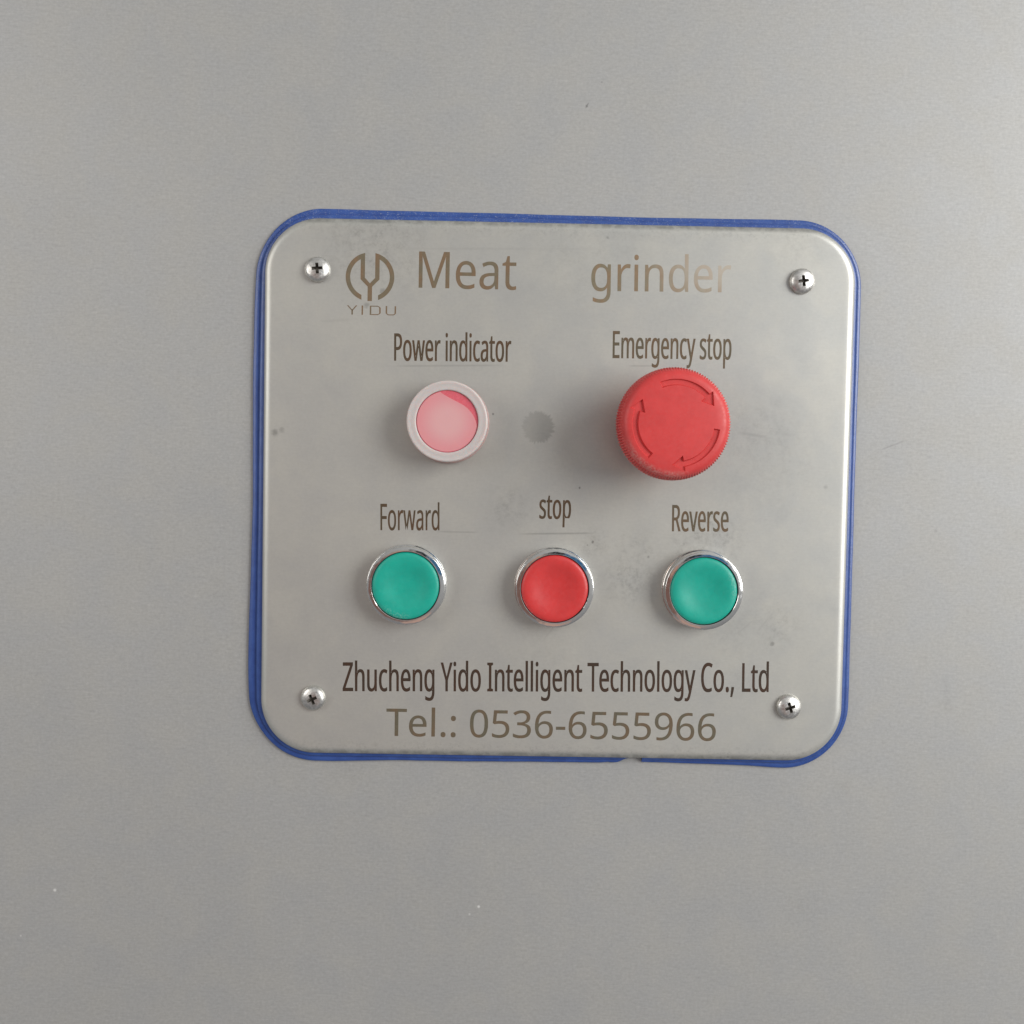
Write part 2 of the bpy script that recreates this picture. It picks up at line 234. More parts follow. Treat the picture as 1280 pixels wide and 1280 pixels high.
# ------------------------------------------------------------------ helpers
def mat(name):
    m = bpy.data.materials.new(name)
    m.use_nodes = True
    t = NT(m.node_tree)
    b = m.node_tree.nodes['Principled BSDF']
    return m, t, b


def link_mesh(name, bm, material, parent=None, sharp=35):
    me = bpy.data.meshes.new(name)
    bm.normal_update()
    for f in bm.faces:
        f.smooth = True
    bm.to_mesh(me)
    bm.free()
    me.set_sharp_from_angle(angle=math.radians(sharp))
    me.materials.append(material)
    o = bpy.data.objects.new(name, me)
    COL.objects.link(o)
    if parent:
        o.parent = parent
    else:
        o.rotation_euler = (PI / 2, 0, 0)
    return o


def thing(name, label, category, u, v, w, group=None, spin=0.0):
    o = bpy.data.objects.new(name, None)
    o.empty_display_size = 0.005
    COL.objects.link(o)
    o.matrix_world = Matrix.Translation(P(u, v, w)) @ PANEL @ Matrix.Rotation(spin, 4, 'Z')
    o['label'] = label
    o['category'] = category
    if group:
        o['group'] = group
    return o


def lathe(profile, seg=96, closed_top=True, closed_bottom=False, mod=None):
    """profile: (radius, height) in mm from the bottom outside round to the top; mod(i, ring, r) may vary a radius."""
    bm = bmesh.new()
    rings = []
    for k, (r, z) in enumerate(profile):
        if r < 1e-6:
            rings.append([bm.verts.new((0, 0, z * MM))])
            continue
        ring = []
        for i in range(seg):
            a = 2 * PI * i / seg
            rr = mod(i, k, r) if mod else r
            ring.append(bm.verts.new((rr * math.cos(a) * MM, rr * math.sin(a) * MM, z * MM)))
        rings.append(ring)
    for A, B in zip(rings, rings[1:]):
        if len(A) == 1 and len(B) == 1:
            continue
        for i in range(seg):
            j = (i + 1) % seg
            if len(B) == 1:
                bm.faces.new((A[i], A[j], B[0]))
            elif len(A) == 1:
                bm.faces.new((A[0], B[j], B[i]))
            else:
                bm.faces.new((A[i], A[j], B[j], B[i]))
    if closed_bottom and len(rings[0]) > 1:
        bm.faces.new(list(reversed(rings[0])))
    return bm


def arc_pts(cx, cz, r, a0, a1, n):
    return [(cx + r * math.cos(math.radians(a0 + (a1 - a0) * i / n)),
             cz + r * math.sin(math.radians(a0 + (a1 - a0) * i / n))) for i in range(n + 1)]


def prism(poly, z0, z1):
    bm = bmesh.new()
    lo = [bm.verts.new((x * MM, y * MM, z0 * MM)) for x, y in poly]
    hi = [bm.verts.new((x * MM, y * MM, z1 * MM)) for x, y in poly]
    n = len(poly)
    for i in range(n):
        j = (i + 1) % n
        bm.faces.new((lo[i], lo[j], hi[j], hi[i]))
    bm.faces.new(hi)
    bm.faces.new(list(reversed(lo)))
    bmesh.ops.recalc_face_normals(bm, faces=bm.faces)
    return bm


def carve(bm, cutters):
    """boolean difference of cutter bmeshes from bm; returns a new bmesh"""
    tmp = []

    def temp(b, n):
        me = bpy.data.meshes.new(n)
        b.to_mesh(me)
        b.free()
        o = bpy.data.objects.new(n, me)
        COL.objects.link(o)
        tmp.append(o)
        return o
    base_o = temp(bm, 'carve_base')
    for c in cutters:
        co = temp(c, 'carve_cutter')
        md = base_o.modifiers.new('cut', 'BOOLEAN')
        md.operation = 'DIFFERENCE'
        md.solver = 'EXACT'
        md.object = co
    dg = bpy.context.evaluated_depsgraph_get()
    dg.update()
    me = bpy.data.meshes.new_from_object(base_o.evaluated_get(dg))
    out = bmesh.new()
    out.from_mesh(me)
    for o in tmp:
        d = o.data
        bpy.data.objects.remove(o)
        bpy.data.meshes.remove(d)
    bpy.data.meshes.remove(me)
    return out


# ------------------------------------------------------------------ marks in the metal
def spot_mask(t, co, spots, wobble=None):
    """union of soft round spots (u, v, radius, softness, strength)"""
    x, y, z = t.xyz(co)
    acc = None
    for (u, v, r, s, k) in spots:
        ddx = t.m('SUBTRACT', x, u)
        ddy = t.m('SUBTRACT', y, v)
        d = t.m('SQRT', t.m('ADD', t.m('MULTIPLY', ddx, ddx), t.m('MULTIPLY', ddy, ddy)))
        if wobble is not None:
            d = t.m('ADD', d, t.m('MULTIPLY', wobble, r))
        q = t.step(d, r - s, r + s, k, 0.0)
        acc = q if acc is None else t.m('MAXIMUM', acc, q)
    return acc


def streak_mask(t, co, streaks):
    """thin soft lines (u0, v0, u1, v1, half width, strength)"""
    x, y, z = t.xyz(co)
    acc = None
    for (u0, v0, u1, v1, hw, k) in streaks:
        L = math.hypot(u1 - u0, v1 - v0)
        ca, sa = (u1 - u0) / L, (v1 - v0) / L
        px = t.m('SUBTRACT', x, (u0 + u1) / 2)
        py = t.m('SUBTRACT', y, (v0 + v1) / 2)
        al = t.m('ABSOLUTE', t.m('ADD', t.m('MULTIPLY', px, ca), t.m('MULTIPLY', py, sa)))
        ac = t.m('ABSOLUTE', t.m('SUBTRACT', t.m('MULTIPLY', py, ca), t.m('MULTIPLY', px, sa)))
        q = t.m('MULTIPLY', t.step(al, L * 0.25, L * 0.5, k, 0.0), t.step(ac, 0.0, hw, 1.0, 0.0))
        acc = q if acc is None else t.m('MAXIMUM', acc, q)
    return acc


def steel(name, colour, metallic, rough, brush_rot, brush_amt, spots_soft, spots_dark, streaks, light_specks, extra=None, cloud=0.06):
    m, t, b = mat(name)
    co = t.coord_mm()
    br = t.mapping(co, brush_rot, (0.22, 1.7, 1.0))
    br2 = t.mapping(co, brush_rot + 0.5, (0.4, 2.2, 1.0), (31, 7, 0))
    fine = t.m('ADD', t.m('MULTIPLY', t.noise(br, 1.0, 3.0, 0.6), 0.6), t.m('MULTIPLY', t.noise(br2, 1.0, 2.0, 0.6), 0.4))
    grain = t.noise(co, 0.85, 3.0, 0.8)
    large = t.noise(co, 0.013, 4.0, 0.55, 0.4)
    mid = t.noise(co, 0.06, 5.0, 0.6, 0.3)
    patch = t.noise(co, 0.35, 4.0, 0.65)
    f = t.m('MULTIPLY_ADD', t.m('SUBTRACT', fine, 0.5), brush_amt, 1.0)
    f = t.m('MULTIPLY', f, t.m('MULTIPLY_ADD', t.m('SUBTRACT', grain, 0.5), brush_amt * 1.3, 1.0))
    f = t.m('MULTIPLY', f, t.m('MULTIPLY_ADD', t.m('SUBTRACT', large, 0.5), cloud * 2.0, 1.0))
    f = t.m('MULTIPLY', f, t.m('MULTIPLY_ADD', t.m('SUBTRACT', mid, 0.5), cloud * 1.4, 1.0))
    dark = None
    if spots_soft:
        q = t.m('MULTIPLY', spot_mask(t, co, spots_soft), t.m('MULTIPLY', t.step(patch, 0.3, 0.75), t.step(t.noise(co, 1.1, 3.0, 0.7), 0.25, 0.7)))
        dark = q
    if spots_dark:
        q = spot_mask(t, co, spots_dark, t.m('MULTIPLY', t.m('SUBTRACT', t.noise(co, 1.2, 3.0), 0.5), 1.4))
        dark = q if dark is None else t.m('MAXIMUM', dark, q)
    if streaks:
        q = streak_mask(t, co, streaks)
        dark = q if dark is None else t.m('MAXIMUM', dark, q)
    if extra:
        q = extra(t, co)
        dark = q if dark is None else t.m('MAXIMUM', dark, q)
    if dark is not None:
        f = t.m('MULTIPLY', f, t.m('SUBTRACT', 1.0, dark))
    tint = t.mix(t.step(mid, 0.3, 0.7), colour, (colour[0] * 1.015, colour[1] * 1.0, colour[2] * 0.97))
    c = t.vm('SCALE', tint, f)
    if light_specks:
        c = t.mix(spot_mask(t, co, light_specks), c, (0.75, 0.75, 0.73))
    t.put(b.inputs['Base Color'], c)
    b.inputs['Metallic'].default_value = metallic
    t.put(b.inputs['Roughness'], t.m('ADD', rough, t.m('MULTIPLY', t.m('SUBTRACT', mid, 0.5), 0.12)))
    h = t.m('ADD', t.m('MULTIPLY', fine, 0.03), t.m('MULTIPLY', large, 0.6))
    t.put(b.inputs['Normal'], t.bump(h, 0.35, 0.001))
    return m


# ------------------------------------------------------------------ materials
casing_m = steel(
    'painted_grey_steel', (0.392, 0.392, 0.389), 0.36, 0.57, 0.9, 0.34,
    [(-76, -105, 7, 5, 0.14), (130, 18, 13, 10, 0.10), (118, 3, 8, 7, 0.08), (112, -112, 3, 2.5, 0.16), (-128, -40, 5, 4, 0.10),
     (100, -158, 7, 6, 0.10), (116, 45, 16, 12, 0.07), (30, 142, 12, 10, 0.06)],
    [(8.5, 144.5, 0.4, 0.35, 0.5), (14, 153.5, 0.3, 0.25, 0.25), (145, -12, 0.5, 0.45, 0.15)],
    [(122, 18, 133, 22.5, 0.6, 0.2), (8, 143.6, 9.4, 146.0, 0.35, 0.4), (150, -66, 153, -84, 2.6, 0.05)],
    [(-189, -156, 0.55, 0.3, 0.75), (-26.5, -160, 0.5, 0.3, 0.8), (-30, -163, 0.35, 0.3, 0.5), (-202, -174, 0.3, 0.25, 0.5), (113, 30, 0.4, 0.3, 0.6)],
    cloud=0.045)


def worn_ring_and_reflection(t, co):
    """the ragged round rub mark between the indicator and the mushroom button"""
    x, y, z = t.xyz(co)
    ddx = t.m('SUBTRACT', x, -7.4)
    ddy = t.m('SUBTRACT', y, 24.4)
    d = t.m('SQRT', t.m('ADD', t.m('MULTIPLY', ddx, ddx), t.m('MULTIPLY', ddy, ddy)))
    ang = t.m('ARCTAN2', ddy, ddx)
    n = t.n.new('ShaderNodeCombineXYZ')
    t.put(n.inputs[0], t.m('MULTIPLY', t.m('COSINE', ang), 4.5))
    t.put(n.inputs[1], t.m('MULTIPLY', t.m('SINE', ang), 4.5))
    t.put(n.inputs[2], t.m('MULTIPLY', d, 0.12))
    rag = t.m('MULTIPLY', t.m('SUBTRACT', t.noise(n.outputs[0], 2.2, 4.0, 0.7), 0.5), 5.0)
    e = t.step(t.m('ADD', d, rag), 5.2, 6.4, 1.0, 0.0)
    side = t.step(ddx, -7.0, 3.0, 0.13, 0.26)
    body = t.m('MULTIPLY', e, side)
    # grime on both rolled edges, with the bottom bevel's dark reflection painted in
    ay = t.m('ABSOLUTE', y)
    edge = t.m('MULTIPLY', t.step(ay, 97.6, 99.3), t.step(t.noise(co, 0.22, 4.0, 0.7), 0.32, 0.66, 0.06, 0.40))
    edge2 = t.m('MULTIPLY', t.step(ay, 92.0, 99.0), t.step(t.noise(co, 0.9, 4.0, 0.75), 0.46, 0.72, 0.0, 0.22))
    return t.m('MAXIMUM', body, t.m('MAXIMUM', edge, edge2))


plate_m = steel(
    'brushed_stainless_plate', (0.520, 0.518, 0.492), 0.58, 0.41, PI / 2, 0.13,
    [(-70, 94, 17, 12, 0.30), (-58, 84, 10, 9, 0.16), (28, -32, 9, 7, 0.30), (30, -22, 8, 6, 0.22), (58, -17, 11, 7, 0.30), (50, -20, 7, 5, 0.25),
     (-18, -6, 7, 6, 0.22), (14, -19, 5, 4, 0.28), (78, 12, 20, 14, 0.10), (84, -48, 8, 6, 0.18), (66, -52, 9, 7, 0.12), (75, 22, 16, 9, 0.14),
     (-3, -62, 14, 10, 0.08), (90, 96, 12, 8, 0.14), (10, 92, 20, 8, 0.10), (70, -70, 8, 6, 0.08)],
    [(-24.3, 28.9, 0.35, 0.3, 0.6), (8.6, 2.0, 0.35, 0.3, 0.6), (14.0, -18.2, 0.5, 0.3, 0.5), (12.0, -19.5, 0.3, 0.3, 0.4),
     (-105.5, 20.5, 1.1, 0.8, 0.35), (-103.0, 21.5, 0.9, 0.8, 0.22), (82.5, -55.5, 0.8, 0.5, 0.35), (83.2, -50.5, 0.5, 0.6, 0.2),
     (63.5, -23.5, 0.35, 0.3, 0.5), (64.8, -23.8, 0.35, 0.3, 0.4), (35.0, -23.5, 0.4, 0.4, 0.4), (67.0, -99.0, 0.5, 0.4, 0.4),
     (101.0, 4.0, 0.7, 0.6, 0.2), (-72.0, 68.3, 0.9, 0.6, 0.28), (-66.0, 73.5, 1.1, 0.6, 0.3), (17.0, 95.0, 0.5, 0.5, 0.3)],
    [(-66, 45.9, -17, 47.2, 0.55, 0.16), (-16, -15.8, 18, -14.8, 0.55, 0.26), (-46, -15.4, -28, -15.4, 0.5, 0.18),
     (25, 47.8, 36, 48.0, 0.5, 0.16), (66, 24, 80, 22, 1.2, 0.14), (-90, 62, -76, 63, 0.9, 0.07), (-5, -57, 2, -48, 0.6, 0.08),
     (76, -52, 84, -42, 0.8, 0.10), (68, -53, 76, -46, 0.6, 0.09), (-80, 89, 30, 91, 0.8, 0.06)],
    [(-60, -57, 0.25, 0.2, 0.3)], worn_ring_and_reflection, cloud=0.06)

gasket_m, t, b = mat('blue_silicone')
co = t.coord_mm()
n1 = t.noise(co, 0.25, 4.0, 0.6)
n2 = t.noise(co, 2.6, 2.0, 0.6)
c = t.mix(t.step(n1, 0.3, 0.7), (0.022, 0.064, 0.255), (0.034, 0.088, 0.315))
x, y, z = t.xyz(co)
dusty = t.m('MULTIPLY', t.step(n2, 0.60, 0.70), t.step(y, 60.0, 98.0, 0.04, 0.5))
c = t.mix(dusty, c, (0.55, 0.57, 0.62))
t.put(b.inputs['Base Color'], c)
b.inputs['Roughness'].default_value = 0.33
b.inputs['Specular IOR Level'].default_value = 0.7
b.inputs['Subsurface Weight'].default_value = 0.05
b.inputs['Subsurface Scale'].default_value = 0.001
t.put(b.inputs['Normal'], t.bump(t.noise(co, 1.6, 3.0), 0.12, 0.0004))

chrome_m, t, b = mat('chrome')
co = t.coord_mm()
b.inputs['Base Color'].default_value = (0.80, 0.79, 0.775, 1)
b.inputs['Metallic'].default_value = 1.0
t.put(b.inputs['Roughness'], t.step(t.noise(co, 0.6, 3.0), 0.35, 0.75, 0.08, 0.2))
t.put(b.inputs['Normal'], t.bump(t.noise(co, 0.35, 1.0), 0.10, 0.0006))

screw_m, t, b = mat('stainless_screw')
co = t.coord_mm()
b.inputs['Metallic'].default_value = 1.0
t.put(b.inputs['Base Color'], t.mix(t.step(t.noise(co, 0.9, 4.0), 0.35, 0.65), (0.60, 0.585, 0.56), (0.76, 0.745, 0.72)))
t.put(b.inputs['Roughness'], t.step(t.noise(co, 1.5, 3.0), 0.3, 0.7, 0.32, 0.46))
t.put(b.inputs['Normal'], t.bump(t.noise(co, 0.8, 2.0), 0.10, 0.0005))

recess_m, t, b = mat('dark_recess')  # darker tone for the faces of the cross recess
b.inputs['Base Color'].default_value = (0.17, 0.155, 0.135, 1)
b.inputs['Metallic'].default_value = 0.6
b.inputs['Roughness'].default_value = 0.55

black_m, t, b = mat('black_rubber')
b.inputs['Base Color'].default_value = (0.012, 0.012, 0.013, 1)
b.inputs['Roughness'].default_value = 0.6


def plastic(name, colour, rough, scuff=0.0, scuff_col=(0.8, 0.6, 0.55), sss=0.05, extra=None):
    m, t, b = mat(name)
    co = t.coord_mm()
    n = t.noise(co, 0.18, 4.0, 0.6)
    c = t.mix(t.step(n, 0.3, 0.7), tuple(v * 0.94 for v in colour), tuple(min(1, v * 1.05) for v in colour))
    if scuff:
        f = t.m('MULTIPLY', t.step(t.noise(co, 1.1, 4.0, 0.7), 0.55, 0.72), scuff)
        if extra:
            f = t.m('MAXIMUM', f, extra(t, co))
        c = t.mix(f, c, scuff_col)
    t.put(b.inputs['Base Color'], c)
    t.put(b.inputs['Roughness'], t.step(t.noise(co, 0.8, 3.0), 0.3, 0.7, rough - 0.06, rough + 0.08))
    b.inputs['Subsurface Weight'].default_value = sss
    b.inputs['Subsurface Scale'].default_value = 0.0015
    t.put(b.inputs['Normal'], t.bump(t.noise(co, 2.5, 2.0), 0.05, 0.0003))
    return m


def rim_scuff(t, co):
    x, y, z = t.xyz(co)
    r = t.m('SQRT', t.m('ADD', t.m('MULTIPLY', x, x), t.m('MULTIPLY', y, y)))
    ang = t.m('ARCTAN2', y, x)
    band = t.m('MULTIPLY', t.step(r, 16.0, 17.6), t.step(r, 18.6, 19.2, 1.0, 0.0))
    arc = t.step(t.m('ABSOLUTE', t.m('ADD', ang, 2.05)), 0.35, 0.95, 1.0, 0.0)
    g = t.step(t.noise(co, 1.4, 4.0, 0.75), 0.36, 0.66)
    return t.m('MULTIPLY', t.m('MULTIPLY', band, arc), t.m('MULTIPLY', g, 0.5))


def low_scuff(t, co):
    x, y, z = t.xyz(co)
    r = t.m('SQRT', t.m('ADD', t.m('MULTIPLY', x, x), t.m('MULTIPLY', y, y)))
    ang = t.m('ARCTAN2', y, x)
    band = t.m('MULTIPLY', t.step(r, 9.6, 11.2), t.step(r, 12.0, 12.4, 1.0, 0.0))
    arc = t.step(t.m('ABSOLUTE', t.m('ADD', ang, 2.1)), 0.2, 0.6, 1.0, 0.0)
    g = t.step(t.noise(co, 1.6, 4.0, 0.75), 0.46, 0.66)
    return t.m('MULTIPLY', t.m('MULTIPLY', band, arc), t.m('MULTIPLY', g, 0.45))


red_head_m = plastic('red_mushroom_plastic', (0.62, 0.050, 0.049), 0.46, 0.05, (0.72, 0.42, 0.38), 0.05, rim_scuff)
red_cap_m = plastic('red_button_plastic', (0.60, 0.042, 0.042), 0.38, 0.03, (0.75, 0.4, 0.38))
green_cap_m = plastic('green_button_plastic', (0.006, 0.36, 0.27), 0.45, 0.03, (0.35, 0.6, 0.52), 0.05, low_scuff)

frost_m, t, b = mat('frosted_plastic')
co = t.coord_mm()
t.put(b.inputs['Base Color'], t.mix(t.step(t.noise(co, 0.5, 3.0), 0.3, 0.7), (0.55, 0.50, 0.485), (0.57, 0.52, 0.505)))
b.inputs['Roughness'].default_value = 0.33
b.inputs['Subsurface Weight'].default_value = 0.6
b.inputs['Subsurface Radius'].default_value = (1.0, 0.5, 0.4)
b.inputs['Subsurface Scale'].default_value = 0.003

pink_base_m = plastic('pink_translucent_plastic', (0.46, 0.31, 0.29), 0.35, sss=0.1)
lens_m = plastic('pink_lens', (0.66, 0.13, 0.165), 0.25, sss=0.2)
lens_reflection_m, t, b = mat('pale_pink_reflection')  # pale pink standing in for a reflection on the lens
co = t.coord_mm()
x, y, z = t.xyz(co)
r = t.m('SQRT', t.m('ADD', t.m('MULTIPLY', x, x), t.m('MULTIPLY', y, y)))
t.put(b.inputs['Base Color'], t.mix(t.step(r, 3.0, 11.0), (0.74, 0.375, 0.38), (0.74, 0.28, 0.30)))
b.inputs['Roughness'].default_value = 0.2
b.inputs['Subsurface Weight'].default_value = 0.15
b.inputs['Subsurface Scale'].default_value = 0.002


def ink(name, colour, var=0.35, metallic=0.25, glare_fn=None):
    """laser marked lettering: a thin brown oxide whose hue drifts from letter to letter"""
    m, t, b = mat(name)
    co = t.coord_mm()
    n = t.noise(t.mapping(co, 0, (0.30, 0.10, 1)), 1.0, 2.0)
    n2 = t.noise(co, 0.9, 3.0)
    warm = tuple(c * k for c, k in zip(colour, (1.10, 0.95, 0.82)))
    cool = tuple(c * k for c, k in zip(colour, (0.92, 1.0, 0.97)))
    c = t.mix(t.step(n, 0.35, 0.65), cool, warm)
    c = t.vm('SCALE', c, t.m('MULTIPLY_ADD', t.m('SUBTRACT', n2, 0.5), var, 1.0))
    if glare_fn:
        c = glare_fn(t, co, c)
    t.put(b.inputs['Base Color'], c)
    b.inputs['Metallic'].default_value = metallic
    b.inputs['Roughness'].default_value = 0.42
    return m


def glare_right(t, co, c):  # glare over the right-hand letters, put into their colour
    x, y, z = t.xyz(co)
    g = t.step(t.m('ADD', x, t.m('MULTIPLY', t.m('SUBTRACT', t.noise(co, 0.25, 3.0), 0.5), 14.0)), 24.0, 62.0)
    low = t.step(t.m('ADD', y, t.m('MULTIPLY', t.m('SUBTRACT', t.noise(co, 0.4, 2.0), 0.5), 6.0)), 75.0, 83.0, 0.5, 0.84)
    c2 = t.mix(t.m('MULTIPLY', g, low), c, (0.53, 0.475, 0.40))
    return c2


# ------------------------------------------------------------------ the machine's steel side
bm = bmesh.new()
nx = 40
grid = [[bm.verts.new(((-420 + 840 * i / nx) * MM, (-420 + 840 * j / nx) * MM, 0)) for i in range(nx + 1)] for j in range(nx + 1)]
for j in range(nx):
    for i in range(nx):
        bm.faces.new((grid[j][i], grid[j][i + 1], grid[j + 1][i + 1], grid[j + 1][i]))
casing = link_mesh('steel_surface', bm, casing_m)
casing['kind'] = 'structure'
casing['label'] = 'matt grey sheet steel side of the machine behind the plate'

# ------------------------------------------------------------------ plate and gasket
W, H, R = 220.0, 200.5, 20.5


def outline(n_corner=28, n_side=60, inset=0.0):
    """counter-clockwise rounded rectangle: list of (u, v, normal u, normal v), from the middle of the bottom side"""
    pts = []
    hw, hh = W / 2, H / 2
    corners = [(hw - R, -hh + R, -90), (hw - R, hh - R, 0), (-hw + R, hh - R, 90), (-hw + R, -hh + R, 180)]
    sides = [((0, -hh), (hw - R, -hh)), ((hw, -hh + R), (hw, hh - R)), ((hw - R, hh), (-hw + R, hh)), ((-hw, hh - R), (-hw, -hh + R)),
             ((-hw + R, -hh), (0, -hh))]
    nrm = [(0, -1), (1, 0), (0, 1), (-1, 0), (0, -1)]
    for k in range(5):
        (x0, y0), (x1, y1) = sides[k]
        for i in range(n_side):
            f = i / n_side
            pts.append((x0 + (x1 - x0) * f, y0 + (y1 - y0) * f, *nrm[k]))
        if k < 4:
            cx, cy, a0 = corners[k]
            for i in range(n_corner):
                a = math.radians(a0 + 90 * i / n_corner)
                pts.append((cx + R * math.cos(a), cy + R * math.sin(a), math.cos(a), math.sin(a)))
    return pts


plate = thing('control_plate', 'rounded square stainless steel plate with brown etched lettering and blue edging', 'control plate', 0, 0, 0)
bm = bmesh.new()
ol = outline(n_side=12)
prof = [(0.9, 2.9), (0.25, 3.0), (0.02, 3.2)] + [(3.0 * (1 - math.sin(math.radians(a))), 3.3 + 1.7 * math.cos(math.radians(a))) for a in range(84, 0, -7)] + [(3.0, 5.0), (4.0, 5.0)]
rings = [[bm.verts.new(((u - nu * d) * MM, (v - nv * d) * MM, z * MM)) for u, v, nu, nv in ol] for d, z in prof]
n = len(ol)
for A, B in zip(rings, rings[1:]):
    for i in range(n):
        j = (i + 1) % n
        bm.faces.new((A[i], A[j], B[j], B[i]))
bm.faces.new(rings[-1])
bm.faces.new(list(reversed(rings[0])))
link_mesh('plate_face', bm, plate_m, plate, 60)

# the squeezed-out blue gasket: how far it stands out past the plate, walked counter-clockwise from the gap
ol = outline(n_side=90)
ctrl = [(37.5, -100, 1.9), (48, -100, 2.1), (70, -100, 2.6), (90, -100, 3.4), (104, -94, 2.8), (110, -74, 3.3), (110, -40, 3.0), (110, 0, 3.0),
        (110, 40, 2.9), (110, 70, 3.0), (105, 92, 2.6), (88, 100, 3.3), (40, 100, 3.2), (0, 100, 3.3), (-40, 100, 3.6), (-90, 100, 3.9),
        (-106, 91, 2.9), (-110, 66, 4.3), (-110, 45, 4.5), (-110, 0, 4.2), (-110, -40, 4.9), (-110, -70, 5.5), (-105, -92, 3.6), (-86, -100, 3.5),
        (-60, -100, 2.9), (-10, -100, 2.7), (10, -100, 2.5), (25, -100, 2.3), (30.2, -100, 0.6)]
# start the walk at the gap
ui0 = min(range(len(ol)), key=lambda i: abs(ol[i][0] - 35.2) + (0 if ol[i][1] < -99 else 1e3))
ui1 = min(range(len(ol)), key=lambda i: abs(ol[i][0] - 30.2) + (0 if ol[i][1] < -99 else 1e3))
walk = [ol[(ui0 + k) % len(ol)] for k in range((ui1 - ui0) % len(ol) + 1)]
keys = []
for (cu, cv, d) in ctrl:
    i = min(range(len(walk)), key=lambda q: (walk[q][0] - cu) ** 2 + (walk[q][1] - cv) ** 2)
    keys.append((i, d))
keys[0] = (0, keys[0][1])
keys[-1] = (len(walk) - 1, keys[-1][1])


def stand_out(i):
    for (a, da), (b2, db) in zip(keys, keys[1:]):
        if a <= i <= b2:
            f = (i - a) / max(1, b2 - a)
            f = f * f * (3 - 2 * f)
            return da + (db - da) * f
    return keys[-1][1]


raw = [stand_out(i) for i in range(len(walk))]
flow = [sum(raw[max(0, i - 7):i + 8]) / len(raw[max(0, i - 7):i + 8]) for i in range(len(raw))]
flow[-8:] = raw[-8:]
flow = [f + 0.25 for f in flow]
bm = bmesh.new()
secs = []
for i, (u, v, nu, nv) in enumerate(walk):
    d = flow[i] + 0.07 * math.sin(i * 0.13) + 0.03 * math.sin(i * 0.37 + 1)
    d2 = d * 0.40 + 0.12 * math.sin(i * 0.05 + 2)
    sec = [(-5.0, 0.05), (d - 0.5, 0.05), (d - 0.12, 0.25), (d, 0.7), (d - 0.08, 1.1), (d - 0.4, 1.36), (d2 + 0.30, 1.46), (d2 + 0.05, 1.36), (d2 - 0.02, 1.30),
           (d2 + 0.12, 1.52), (d2 + 0.16, 1.9), (d2 + 0.06, 2.3), (d2 - 0.25, 2.6), (d2 - 0.8, 2.78), (-0.9, 2.82), (-5.0, 2.82)]
    secs.append([bm.verts.new(((u + nu * o) * MM, (v + nv * o) * MM, z * MM)) for o, z in sec])
for A, B in zip(secs, secs[1:]):
    for k in range(len(A)):
        q = (k + 1) % len(A)
        bm.faces.new((A[k], B[k], B[q], A[q]))
bm.faces.new(secs[0])
bm.faces.new(list(reversed(secs[-1])))
bmesh.ops.recalc_face_normals(bm, faces=bm.faces)
gasket = link_mesh('gasket', bm, gasket_m, None, 50)
gasket['label'] = 'blue rubber sealing strip squeezed out all round the steel plate, cut at the bottom'
gasket['category'] = 'gasket'


